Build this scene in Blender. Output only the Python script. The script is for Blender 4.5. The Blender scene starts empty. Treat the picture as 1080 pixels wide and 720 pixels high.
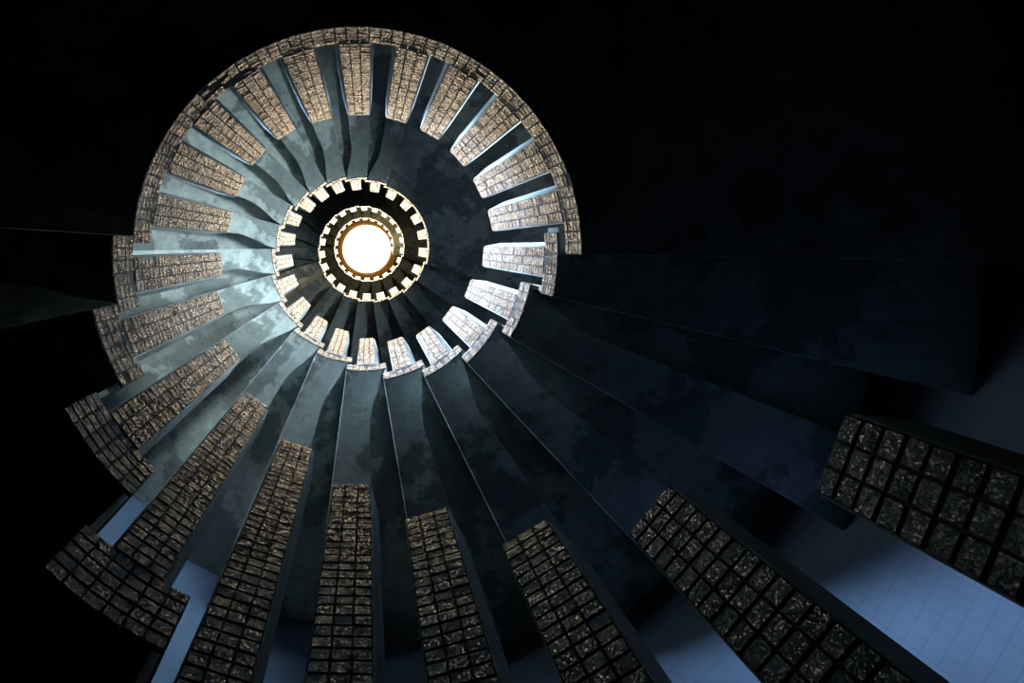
import bpy, math, random
from math import sin, cos, pi, radians, sqrt, atan2
random.seed(7)
S = 0.75            # metres per radius of the open stair eye
sc = bpy.context.scene
C = sc.collection

# ------------------------------------------------------------------ camera, light, exposure
cd = bpy.data.cameras.new('camera'); cam = bpy.data.objects.new('camera', cd); C.objects.link(cam)
cam.location = (0.0437*S, -0.0226*S, 0.0)
cam.rotation_euler = (pi, 0, 0)                    # straight up the stairwell
cd.sensor_width = 36; cd.lens = 16.0
cd.shift_x = (540-387.3)/1080; cd.shift_y = -(360-259.0)/1080
cd.clip_start = 0.02; cd.clip_end = 100
sc.camera = cam
w = bpy.data.worlds.new('world'); sc.world = w; w.use_nodes = True
w.node_tree.nodes['Background'].inputs[0].default_value = (0.8, 0.88, 1, 1)
w.node_tree.nodes['Background'].inputs[1].default_value = 0.0
vs = sc.view_settings
vs.view_transform = 'Standard'; vs.look = 'None'; vs.gamma = 1.0; vs.use_curve_mapping = False
vs.exposure = 0.0

ZROOF = 19.3
WX, WY, WR = -0.13, 0.12, 3.28                      # the round outer wall
SKY_STRENGTH = 11.5
def wall_r(th):
    b = WX*cos(th)+WY*sin(th)
    return b + sqrt(b*b - (WX*WX+WY*WY) + WR*WR)
# unseen windows, placed for the light they give: (angle, bottom, top, width, watts, colour)
PLACED_WINDOWS = [
    (346, 2.4, 3.4, 1.3, 310, (0.78, 0.93, 0.98), 95, -14),  # added, stands in for light bounced off the right-hand pillars
    (160, 2.95, 4.05, 1.2, 46, (0.84, 0.97, 0.96), 135, -6),
    (192, 4.15, 5.1, 1.3, 185, (0.52, 0.71, 1.0), 46, 12),
    (298, 3.3, 4.3, 1.2, 35, (0.64, 0.83, 1.0), 40, 0),  # added to brighten the lower-left patches of wall
    (150, 8.7, 9.9, 1.0, 110, (1.0, 0.78, 0.48), 170, 0),  # warm lamp added to lift the dark soffits above the second flight
    (330, 13.9, 15.1, 1.0, 130, (1.0, 0.72, 0.34), 170, 0),  # amber lamp added for the gold tone near the top
    (170, 14.2, 15.4, 1.0, 110, (1.0, 0.72, 0.34), 170, 0),  # another amber lamp, added to brighten the topmost flight
]
for i, (a, z0, z1, ww, p, col, spr, dip) in enumerate(PLACED_WINDOWS):
    L = bpy.data.lights.new('window_daylight', 'AREA'); L.shape = 'RECTANGLE'
    L.size = ww*S; L.size_y = (z1-z0)*S; L.energy = p; L.color = col; L.spread = radians(spr)
    o = bpy.data.objects.new('window_daylight', L); C.objects.link(o)
    r = (wall_r(radians(a))+0.42)*S
    o.location = (r*cos(radians(a)), r*sin(radians(a)), (z0+z1)/2*S)
    o.rotation_euler = (pi/2-radians(dip), 0, radians(a)+pi/2)   # each placed lamp is tilted up or down for its effect

# ------------------------------------------------------------------ materials
def new_mat(name):
    m = bpy.data.materials.new(name); m.use_nodes = True
    nt = m.node_tree; b = nt.nodes['Principled BSDF']
    return m, nt, b
def N(nt, t, **kw):
    n = nt.nodes.new(t)
    for k, v in kw.items(): setattr(n, k, v)
    return n
def ramp(nt, src, stops):
    r = N(nt, 'ShaderNodeValToRGB'); e = r.color_ramp.elements
    while len(e) < len(stops): e.new(0.5)
    for q, (p, c) in zip(e, stops): q.position = p; q.color = (*c, 1)
    nt.links.new(src, r.inputs[0]); return r.outputs[0]
def noise(nt, scale, detail=6, rough=0.6, vec=None):
    n = N(nt, 'ShaderNodeTexNoise'); n.inputs['Scale'].default_value = scale
    n.inputs['Detail'].default_value = detail; n.inputs['Roughness'].default_value = rough
    if vec is not None: nt.links.new(vec, n.inputs['Vector'])
    return n.outputs[0]
def mixc(nt, f, a, b, mode='MIX'):
    m = N(nt, 'ShaderNodeMix', data_type='RGBA', blend_type=mode)
    if isinstance(f, float): m.inputs[0].default_value = f
    else: nt.links.new(f, m.inputs[0])
    for s, v in ((6, a), (7, b)):
        if isinstance(v, tuple): m.inputs[s].default_value = (*v, 1)
        else: nt.links.new(v, m.inputs[s])
    return m.outputs[2]
def bump(nt, b, h, strength, dist):
    n = N(nt, 'ShaderNodeBump'); n.inputs['Strength'].default_value = strength
    n.inputs['Distance'].default_value = dist
    nt.links.new(h, n.inputs['Height']); nt.links.new(n.outputs[0], b.inputs['Normal'])

def concrete(name, pale, bare, lo=0.50, hi=0.53):
    m, nt, b = new_mat(name)
    tc = N(nt, 'ShaderNodeTexCoord').outputs['Object']
    patch = ramp(nt, noise(nt, 1.6, 9, 0.62, tc), [(lo, (0, 0, 0)), (hi, (1, 1, 1))])
    c = mixc(nt, patch, pale, bare)
    mott = ramp(nt, noise(nt, 9, 8, 0.7, tc), [(0.3, (0.55, 0.56, 0.56)), (0.7, (1.15, 1.15, 1.12))])
    c = mixc(nt, 1.0, c, mott, 'MULTIPLY')
    spots = ramp(nt, noise(nt, 34, 3, 0.5, tc), [(0.28, (0.35, 0.36, 0.36)), (0.33, (1, 1, 1))])
    c = mixc(nt, 1.0, c, spots, 'MULTIPLY')
    nt.links.new(c, b.inputs['Base Color']); b.inputs['Roughness'].default_value = 0.62
    bump(nt, b, noise(nt, 40, 8, 0.65, tc), 0.35, 0.01)
    return m
M_soffit = concrete('painted_concrete', (0.30, 0.34, 0.33), (0.14, 0.165, 0.16), 0.49, 0.515)
M_core = concrete('pillar_concrete', (0.30, 0.35, 0.37), (0.16, 0.18, 0.19))
M_roof_glow = concrete('roof_plaster', (0.11, 0.062, 0.018), (0.085, 0.045, 0.012))  # golden skylight glow is put into this ochre colour
M_roof_glow.node_tree.nodes['Principled BSDF'].inputs['Specular IOR Level'].default_value = 0.0

def tile_mat(name, a, b_, rough):
    m, nt, b = new_mat(name)
    tc = N(nt, 'ShaderNodeTexCoord').outputs['Object']
    at = N(nt, 'ShaderNodeAttribute'); at.attribute_name = 'tone'
    base = mixc(nt, at.outputs['Fac'], a, b_)
    dirt = ramp(nt, noise(nt, 22, 7, 0.7, tc), [(0.34, (0.5, 0.46, 0.42)), (0.60, (1, 1, 1))])
    c = mixc(nt, 1.0, base, dirt, 'MULTIPLY')
    nt.links.new(c, b.inputs['Base Color'])
    rr = ramp(nt, noise(nt, 60, 4, 0.6, tc), [(0.35, (rough*0.7,)*3), (0.7, (rough*1.5,)*3)])
    nt.links.new(rr, b.inputs['Roughness'])
    b.inputs['IOR'].default_value = 1.52
    # crushed-glass facets: every small cell of the glaze leans its own way
    vo = N(nt, 'ShaderNodeTexVoronoi'); vo.inputs['Scale'].default_value = 400; nt.links.new(tc, vo.inputs['Vector'])
    v1 = N(nt, 'ShaderNodeVectorMath', operation='SUBTRACT'); nt.links.new(vo.outputs['Color'], v1.inputs[0]); v1.inputs[1].default_value = (0.5, 0.5, 0.5)
    v2 = N(nt, 'ShaderNodeVectorMath', operation='SCALE'); nt.links.new(v1.outputs[0], v2.inputs[0]); 
    sp = N(nt, 'ShaderNodeSeparateColor'); nt.links.new(vo.outputs['Color'], sp.inputs[0])
    gt = N(nt, 'ShaderNodeMath', operation='GREATER_THAN'); nt.links.new(sp.outputs[2], gt.inputs[0]); gt.inputs[1].default_value = 0.72
    ma = N(nt, 'ShaderNodeMath', operation='MULTIPLY_ADD'); nt.links.new(gt.outputs[0], ma.inputs[0]); ma.inputs[1].default_value = 0.5; ma.inputs[2].default_value = 0.15
    nt.links.new(ma.outputs[0], v2.inputs['Scale'])
    bu = N(nt, 'ShaderNodeBump'); bu.inputs['Strength'].default_value = 0.5; bu.inputs['Distance'].default_value = 0.003
    nt.links.new(noise(nt, 140, 4, 0.65, tc), bu.inputs['Height'])
    v3 = N(nt, 'ShaderNodeVectorMath', operation='ADD'); nt.links.new(bu.outputs[0], v3.inputs[0]); nt.links.new(v2.outputs[0], v3.inputs[1])
    v4 = N(nt, 'ShaderNodeVectorMath', operation='NORMALIZE'); nt.links.new(v3.outputs[0], v4.inputs[0])
    nt.links.new(v4.outputs[0], b.inputs['Normal'])
    return m
M_tile = tile_mat('glazed_mosaic', (0.042, 0.042, 0.045), (0.12, 0.12, 0.122), 0.14)
m, nt, b = new_mat('dark_grout'); M_grout = m
b.inputs['Base Color'].default_value = (0.035, 0.032, 0.03, 1); b.inputs['Roughness'].default_value = 0.9

def wall_mat():
    m, nt, b = new_mat('small_wall_tiles')
    g = N(nt, 'ShaderNodeTexCoord').outputs['Object']
    s = N(nt, 'ShaderNodeSeparateXYZ'); nt.links.new(g, s.inputs[0])
    at = N(nt, 'ShaderNodeMath', operation='ARCTAN2'); nt.links.new(s.outputs[1], at.inputs[0]); nt.links.new(s.outputs[0], at.inputs[1])
    mu = N(nt, 'ShaderNodeMath', operation='MULTIPLY'); nt.links.new(at.outputs[0], mu.inputs[0]); mu.inputs[1].default_value = WR*S
    cb = N(nt, 'ShaderNodeCombineXYZ'); nt.links.new(mu.outputs[0], cb.inputs[0]); nt.links.new(s.outputs[2], cb.inputs[1])
    br = N(nt, 'ShaderNodeTexBrick'); br.offset = 0.0; nt.links.new(cb.outputs[0], br.inputs['Vector'])
    br.inputs['Scale'].default_value = 1.0; br.inputs['Brick Width'].default_value = 0.05; br.inputs['Row Height'].default_value = 0.05
    br.inputs['Mortar Size'].default_value = 0.002
    br.inputs['Color1'].default_value = (0.040, 0.060, 0.090, 1); br.inputs['Color2'].default_value = (0.038, 0.057, 0.086, 1)
    br.inputs['Mortar'].default_value = (0.029, 0.05, 0.085, 1)
    spots = ramp(nt, noise(nt, 5, 9, 0.72, g), [(0.30, (0.12, 0.12, 0.12)), (0.33, (1, 1, 1))])
    c = mixc(nt, 1.0, br.outputs[0], spots, 'MULTIPLY')
    c = mixc(nt, 1.0, c, ramp(nt, noise(nt, 3, 6, 0.6, g), [(0.3, (0.8, 0.8, 0.8)), (0.7, (1, 1, 1))]), 'MULTIPLY')
    nt.links.new(c, b.inputs['Base Color']); b.inputs['Roughness'].default_value = 0.8; b.inputs['Specular IOR Level'].default_value = 0.15
    return m
M_wall = wall_mat()
M_floor = concrete('ground_concrete', (0.05, 0.05, 0.05), (0.03, 0.03, 0.03))
m, nt, b = new_mat('skylight_glass'); M_sky = m
b.inputs['Base Color'].default_value = (0.9, 0.9, 0.9, 1)
b.inputs['Emission Color'].default_value = (1.0, 0.80, 0.54, 1); b.inputs['Emission Strength'].default_value = SKY_STRENGTH
m, nt, b = new_mat('steel_frame'); M_steel = m
b.inputs['Base Color'].default_value = (0.12, 0.12, 0.12, 1); b.inputs['Metallic'].default_value = 0.6; b.inputs['Roughness'].default_value = 0.5

# ------------------------------------------------------------------ mesh helpers (all lengths in eye radii, scaled on build)
class MB:
    def __init__(s): s.v = []; s.f = []; s.m = []; s.t = []
    def add(s, vs, fs, mi=0, tone=0.5):
        n = len(s.v); s.v += vs
        for f in fs: s.f.append([n+i for i in f]); s.m.append(mi); s.t.append(tone)
    def build(s, name, mats, parent=None, origin=(0, 0, 0), bevel=0):
        me = bpy.data.meshes.new(name)
        ox, oy, oz = origin
        me.from_pydata([((x-ox)*S, (y-oy)*S, (z-oz)*S) for x, y, z in s.v], [], s.f)
        for m in (mats if isinstance(mats, (list, tuple)) else [mats]): me.materials.append(m)
        for p, mi in zip(me.polygons, s.m): p.material_index = mi
        a = me.attributes.new('tone', 'FLOAT', 'FACE'); a.data.foreach_set('value', s.t)
        me.update()
        o = bpy.data.objects.new(name, me); C.objects.link(o)
        if parent: o.parent = parent
        else: o.location = (ox*S, oy*S, oz*S)
        if bevel:
            b = o.modifiers.new('bevel', 'BEVEL'); b.width = bevel*S; b.segments = 1; b.limit_method = 'ANGLE'
        return o
def P(r, th, z): return (r*cos(th), r*sin(th), z)
def arc_block(mb, r0, r1, t0, t1, z0, z1, seg=None, top=0):
    """solid curved block; r0, r1 numbers or functions of the angle"""
    if seg is None: seg = max(2, int(math.degrees(t1-t0)/2)+1)
    f0 = r0 if callable(r0) else (lambda t: r0); f1 = r1 if callable(r1) else (lambda t: r1)
    vs = []
    for i in range(seg+1):
        t = t0+(t1-t0)*i/seg
        vs += [P(f0(t), t, z0), P(f1(t), t, z0), P(f1(t), t, z1), P(f0(t), t, z1)]
    fs = [[0, 1, 2, 3], [4*seg+3, 4*seg+2, 4*seg+1, 4*seg]]
    for i in range(seg):
        a = 4*i; b = a+4
        for q in range(4):
            r = (q+1) % 4
            fs.append([a+r, a+q, b+q, b+r])
    mb.add(vs, fs)
    for i in range(seg): mb.m[len(mb.m)-4*seg+4*i+2] = top
def tile(mb, fn, u0, u1, v0, v1, h, g):
    """raised glazed tile on the surface fn(u, v, height) with chamfered sides"""
    du = (u1-u0)*0.05; dv = (v1-v0)*0.08; j = lambda s: random.uniform(-s, s)
    c = [(u0+g, v0+g), (u1-g, v0+g), (u1-g, v1-g), (u0+g, v1-g)]
    hh = h*random.uniform(0.9, 1.12)
    tp = [(u0+g+du, v0+g+dv), (u1-g-du, v0+g+dv), (u1-g-du, v1-g-dv), (u0+g+du, v1-g-dv)]
    vs = [fn(u, v, 0.0) for u, v in c]+[fn(u, v, hh+j(h*0.16)) for u, v in tp]
    mb.add(vs, [[4, 5, 6, 7], [0, 1, 5, 4], [1, 2, 6, 5], [2, 3, 7, 6], [3, 0, 4, 7]], 0, random.random())
TH_ = 0.0345; TW = 0.053
def fascia(mb, t0, t1, z0, z1, crack=None):
    R = 1.0
    arc_block(mb, R+0.006, R+0.012, t0, t1, z0, z1)
    for i in range(len(mb.m)): mb.m[i] = 1
    n = max(1, round((t1-t0)*R/TW)); rows = max(1, round((z1-z0)/TH_))
    fn = lambda u, v, h: P(R+0.006-h, u, v)
    for i in range(n):
        for k in range(rows):
            a = t0+(t1-t0)*i/n; b = t0+(t1-t0)*(i+1)/n
            if random.random() < 0.012: continue                 # a lost tile
            if crack and abs(a-crack-0.05*math.sin(k*2.3)-0.03*k) < 0.035: continue
            c = z0+(z1-z0)*k/rows; d = z0+(z1-z0)*(k+1)/rows
            tile(mb, fn, a, b, c, d, 0.005, 0.001)

def tag(o, label=None, cat=None, group=None, kind=None):
    if label: o['label'] = label
    if cat: o['category'] = cat
    if group: o['group'] = group
    if kind: o['kind'] = kind
def empty(name, loc):
    o = bpy.data.objects.new(name, None); C.objects.link(o); o.empty_display_size = 0.1
    o.location = [c*S for c in loc]; return o

# ------------------------------------------------------------------ the measured run of the stair
TH = [21.8, 40.5, 58.5, 74.9, 91.2, 107.4, 124.4, 142.1, 159.1, 173.8, 191.4, 206.9, 221.8, 237.1, 253., 269., 285.2, 300.7,
      316.8, 332.9, 347.7, 363.7, 380.7, 397.3, 414.2, 430.8, 447.7, 464.5, 480.2, 496.9, 514.6, 530., 546.1, 561.8, 576.8, 591.,
      606.4, 622.4, 639.9, 657., 674.6, 691.4, 708., 725.2, 743.5, 760.4, 776.9, 792.4, 808.]
while len(TH) < 88: TH.append(TH[-1]+16.36)
TH = [radians(t) for t in TH]
ZT_M = [0.87, 1.16, 1.39, 1.68, 1.95, 2.24, 2.51, 2.81, 3.05, 3.24, 3.40, 3.36, 3.32, 3.33, 3.38, 3.40, 3.42, 3.42, 3.46, 3.48, 3.45,
        3.74, 4.03, 4.26, 4.45, 4.70, 5.01, 5.36, 5.54, 5.81, 6.07, 6.27, 6.53, 6.60]
def zt_model(k):
    if k <= 9: return 0.87+0.266*k
    if k <= 20: return 3.40
    if k <= 38: return 3.41+0.263*(k-20)
    if k <= 43: return 8.38
    if k <= 60: return 8.38+0.263*(k-43)
    if k <= 65: return 13.10
    if k <= 82: return 13.10+0.263*(k-65)
    return 17.8
ZT = [ZT_M[k] if k < len(ZT_M) else zt_model(k) for k in range(88)]
ZB_M = {6: 1.045, 7: 1.39, 8: 1.695, 9: 1.868, 21: 2.29, 22: 2.62, 23: 2.93, 24: 3.19, 25: 3.45, 26: 3.74, 27: 3.99, 28: 4.25, 29: 4.53,
        30: 4.77, 31: 5.0, 32: 5.24, 33: 5.42}
def zb(k):
    if 10 <= k <= 20: return 2.034
    if k in ZB_M: return ZB_M[k]
    return zt_model(k)-(1.33 if k > 5 else 1.43)
LANDINGS = [(10, 20), (39, 43), (61, 65), (83, 87)]
on_landing = lambda k: any(a <= k <= b for a, b in LANDINGS)
SLAB = 0.165; REC = 0.135
def mid(a, b):
    if a < 0: return TH[0]-radians(8.5)
    if b >= len(TH): return TH[-1]+radians(8.5)
    return (TH[a]+TH[b])/2
def span(k): return mid(k-1, k)-radians(0.9), mid(k, k+1)+radians(1.2)

# ------------------------------------------------------------------ structure: wall, floor, roof, skylight, placed windows
def in_window(a, z):
    for (wa, z0, z1, ww, p, col, spr, dip) in PLACED_WINDOWS:
        d = (a-wa+180) % 360-180
        if abs(d) < math.degrees(ww/2/WR) and z0 < z < z1: return True
    return False
mb = MB()
zs = sorted(set([-1.4, ZROOF]+[v for q in PLACED_WINDOWS for v in (q[1], q[2])]+[i*1.0 for i in range(0, 19)]))
an = set(range(0, 361, 3))
for q in PLACED_WINDOWS:
    h = math.degrees(q[3]/2/WR); an |= {q[0]-h, q[0]+h}
an = sorted(an)
T = 0.30
for i in range(len(an)-1):
    for k in range(len(zs)-1):
        if in_window((an[i]+an[i+1])/2, (zs[k]+zs[k+1])/2): continue
        a0, a1 = radians(an[i]), radians(an[i+1]); z0, z1 = zs[k], zs[k+1]
        q = lambda r, a, z: (r*cos(a), r*sin(a), z)
        v = [q(r, a, z) for z in (z0, z1) for r, a in ((WR, a0), (WR, a1), (WR+T, a1), (WR+T, a0))]
        fs = [[0, 4, 5, 1], [2, 6, 7, 3]]
        am = (an[i]+an[i+1])/2; zm = (z0+z1)/2
        if k == 0 or in_window(am, (zs[k-1]+z0)/2): fs.append([0, 1, 2, 3])
        if k == len(zs)-2 or in_window(am, (zs[min(k+2, len(zs)-1)]+z1)/2): fs.append([4, 7, 6, 5])
        if in_window(an[i]-0.5, zm): fs.append([0, 3, 7, 4])
        if in_window(an[i+1]+0.5, zm): fs.append([1, 5, 6, 2])
        mb.add(v, fs)
o = mb.build('wall_round', M_wall); o.location = (WX*S, WY*S, 0); tag(o, kind='structure')
RO = 1.30; RT = 1.10; OX, OY = 0.02, 0.13; ZT_SKY = ZROOF+1.7  # deep cone below the skylight, added to show a gold glow ring
mb = MB(); n = 96; vs = []
for i in range(n):
    t = 2*pi*i/n; c_, s_ = cos(t), sin(t)
    vs += [(OX+RO*c_, OY+RO*s_, ZROOF), (WX+(WR+T)*c_, WY+(WR+T)*s_, ZROOF), (WX+(WR+T)*c_, WY+(WR+T)*s_, ZROOF+0.3),
           (OX+(RO+0.1)*c_, OY+(RO+0.1)*s_, ZROOF+0.3), (OX+(RT+0.1)*c_, OY+(RT+0.1)*s_, ZT_SKY), (OX+RT*c_, OY+RT*s_, ZT_SKY)]
fs = []
for i in range(n):
    a = 6*i; b = 6*((i+1) % n)
    for q in range(6):
        r = (q+1) % 6; fs.append([a+r, a+q, b+q, b+r])
mb.add(vs, fs); o = mb.build('ceiling', M_roof_glow); tag(o, kind='structure')
mb = MB(); n = 96
mb.add([((WX+(WR+T)*cos(2*pi*i/n)), (WY+(WR+T)*sin(2*pi*i/n)), -1.4) for i in range(n)]+[((WX+(WR+T)*cos(2*pi*i/n)), (WY+(WR+T)*sin(2*pi*i/n)), -1.6) for i in range(n)],
       [list(range(n)), list(range(2*n-1, n-1, -1))]+[[i, i+n, (i+1) % n+n, (i+1) % n] for i in range(n)])
o = mb.build('floor', M_floor); tag(o, kind='structure')
# round skylight in the roof
mb = MB(); n = 96; ring = lambda z: [(OX+(RT+0.05)*cos(2*pi*i/n), OY+(RT+0.05)*sin(2*pi*i/n), z) for i in range(n)]
mb.add(ring(ZT_SKY)+ring(ZT_SKY+0.03), [list(range(n-1, -1, -1)), list(range(n, 2*n))]+[[i, (i+1) % n, (i+1) % n+n, i+n] for i in range(n)])
o = mb.build('window_1', M_sky); tag(o, kind='structure')
for i, (a, z0, z1, ww, p, col, spr, dip) in enumerate(PLACED_WINDOWS):  # unseen frames in openings that were placed for their light
    e = empty('window_%d' % (i+2), P(WR, radians(a), z0)); e.location.x += WX*S; e.location.y += WY*S
    e.rotation_euler.z = radians(a); tag(e, kind='structure')
    mb = MB(); t = 0.05
    def bx(y0, y1, q0, q1):
        x0, x1 = 0.10, 0.16
        v = [(x, y, z) for x in (x0, x1) for y in (y0, y1) for z in (q0, q1)]
        mb.add(v, [[0, 1, 3, 2], [4, 6, 7, 5], [0, 4, 5, 1], [2, 3, 7, 6], [0, 2, 6, 4], [1, 5, 7, 3]])
    h = ww/2; H = z1-z0
    bx(-h, -h+t, 0, H); bx(h-t, h, 0, H); bx(-h+t, h-t, 0, t); bx(-h+t, h-t, H-t, H); bx(-t/3, t/3, t, H-t)
    mb.build('window_frame', M_steel, e)

# ------------------------------------------------------------------ labels
ORD = ['first', 'second', 'third', 'fourth', 'fifth', 'sixth', 'seventh', 'eighth', 'ninth', 'tenth', 'eleventh', 'twelfth',
       'thirteenth', 'fourteenth', 'fifteenth', 'sixteenth', 'seventeenth', 'eighteenth', 'nineteenth', 'twentieth']
RUNS = [(0, 9, 'lowest flight'), (10, 20, 'wide lower landing'), (21, 38, 'second flight'), (39, 43, 'second landing'),
        (44, 60, 'third flight'), (61, 65, 'third landing'), (66, 82, 'topmost flight'), (83, 87, 'top landing')]
def run(k):
    for a, b, n in RUNS:
        if a <= k <= b: return a, n
def pillar_label(k):
    a, n = run(k)
    if k == 0: return 'largest tile-faced pillar at far right, speckled with blue glints'
    if k <= 9: return 'dark tiled pillar on lowest flight, %s clockwise after the blue-speckled one' % ORD[k-1]
    if a == 10: look = 'blue-lit' if k >= 18 else ('warm-lit' if k >= 14 else 'brown-glinting')
    elif a == 21: look = 'blue-white' if k <= 24 else 'warm white'
    else: look = {39: 'small glowing', 44: 'tiny glowing', 61: 'tiny glowing', 66: 'tiny golden', 83: 'tiny golden'}[a]
    return '%s tiled pillar on the %s, %s clockwise from its lower end' % (look, n, ORD[k-a])
def step_label(k):
    a, n = run(k)
    base = {0: 'dark concrete wedge step', 21: 'teal-grey wedge step', 44: 'dark brown wedge step', 66: 'golden-lit wedge step'}[a]
    return '%s with tiled rim, %s up the %s' % (base, ORD[k-a], n)

# ------------------------------------------------------------------ steps
for k in range(88):
    if on_landing(k): continue
    t0, t1 = span(k); z = zb(k); tm = TH[k]
    org = P(1.0, tm, z)
    e = empty('stair_step', org)
    a, n = run(k)
    tag(e, step_label(k), 'stair step', 'steps of the %s' % n)
    # tread: a thin plate over the whole step, a thick soffit block under most of it, an added hollow by the step below, shaped to read as its cast shadow
    tp = radians(353.4) if k == 21 else t0 if k == 0 else span(k-1)[1]+radians(0.05)
    mb = MB(); arc_block(mb, 1.012, lambda t: wall_r(t)-0.004, t0, t1, z+REC, z+SLAB, top=1)
    wr = lambda t: wall_r(t)-0.005
    n_ = 8
    pts = [(1.012, tp+(t1-tp)*i/n_) for i in range(n_+1)]
    te = tp+radians(7.4)
    pts += [(wr(t1+(te-t1)*i/n_), t1+(te-t1)*i/n_) for i in range(n_+1)]
    pts += [(2.2, tp+radians(7.3)), (1.42, tp+radians(7.0)), (1.30, tp+radians(5.6)), (1.12, tp+radians(2.0))]
    m_ = len(pts)
    mb.add([P(r, t, z) for r, t in pts]+[P(r, t, z+REC) for r, t in pts],
           [list(range(m_-1, -1, -1)), list(range(m_, 2*m_))]+[[i, (i+1) % m_, (i+1) % m_+m_, i+m_] for i in range(m_)])
    mb.build('tread', [M_soffit, M_floor], e, org, bevel=0.002)
    mb = MB(); fascia(mb, t0, t1, z, z+SLAB)
    mb.build('tiled_edge', [M_tile, M_grout], e, org)
    if k > 0:
        zp = zb(k-1)+SLAB
        if z-zp > 0.01:
            tw = radians(359.4) if k == 21 else t0+radians(0.35)
            mb = MB(); arc_block(mb, 1.05, lambda t: wall_r(t)-0.004, tw, tw+radians(1.15), zp, z+REC)
            mb.build('riser', M_soffit, e, org)
LAB = ['wide lower landing slab with tiled curved rim around half the stairwell',
       'pale grey-green landing with tiled rim, above the second flight',
       'dark brown landing with tiled rim, above the third flight',
       'small golden-lit landing with tiled rim just under the skylight']
for (a, b), lab in zip(LANDINGS, LAB):
    t0 = span(a)[0]; t1 = span(b)[1]; z = zb(a)
    if a == 10: t0 = radians(182.0); t1 = radians(361.0)
    org = P(1.0, (t0+t1)/2, z); e = empty('stair_landing', org); tag(e, lab, 'landing', 'landings of the spiral stair')
    mb = MB(); arc_block(mb, 1.012, lambda t: wall_r(t)-0.004, t0, t1, z, z+SLAB, top=1); mb.build('slab', [M_soffit, M_floor], e, org, bevel=0.003)
    mb = MB(); fascia(mb, t0, t1, z, z+SLAB, radians(225) if a == 10 else None); mb.build('tiled_edge', [M_tile, M_grout], e, org)
    zp = zb(a-1)+SLAB
    if z-zp > 0.0002:
        mb = MB(); arc_block(mb, 1.02, lambda t: wall_r(t)-0.004, t0+radians(0.35), t0+radians(1.5), zp, z); mb.build('riser', M_soffit, e, org)

# ------------------------------------------------------------------ tile-faced balustrade pillars
W = radians(4.57)
for k in range(88):
    tm = TH[k]; z0 = zb(k)+SLAB; z1 = ZT[k]
    org = P(1.0, tm, z0); e = empty('baluster', org)
    tag(e, pillar_label(k), 'baluster', 'tiled pillars of the %s' % run(k)[1])
    # body: splayed plan, wider at the back
    mb = MB(); ct, st = cos(tm), sin(tm)
    fr, bk, hw, hb = 1.004, 1.13, sin(W)+0.004, 0.118
    q = lambda r, s, z: (r*ct-s*st, r*st+s*ct, z)
    v = [q(fr, -hw, z0), q(fr, hw, z0), q(bk, hb-0.02, z0), q(bk, -hb, z0), q(fr, -hw, z1), q(fr, hw, z1), q(bk, hb-0.02, z1), q(bk, -hb, z1)]
    mb.add(v, [[3, 2, 1, 0], [4, 5, 6, 7], [0, 1, 5, 4], [1, 2, 6, 5], [2, 3, 7, 6], [3, 0, 4, 7]])
    mb.build('pillar_body', M_core, e, org, bevel=0.006)
    mb = MB(); fn = lambda u, v_, h: q(1.002-h, u, v_)
    hw = sin(W)
    mb.add([q(1.002, -hw, z0), q(1.002, hw, z0), q(1.002, hw, z1), q(1.002, -hw, z1)], [[3, 2, 1, 0]], 1)
    rows = round((z1-z0)/TH_)
    for c in range(3):
        for r in range(rows):
            tile(mb, fn, -hw+2*hw*c/3, -hw+2*hw*(c+1)/3, z0+(z1-z0)*r/rows, z0+(z1-z0)*(r+1)/rows, 0.005, 0.001)
    mb.build('tile_face', [M_tile, M_grout], e, org)
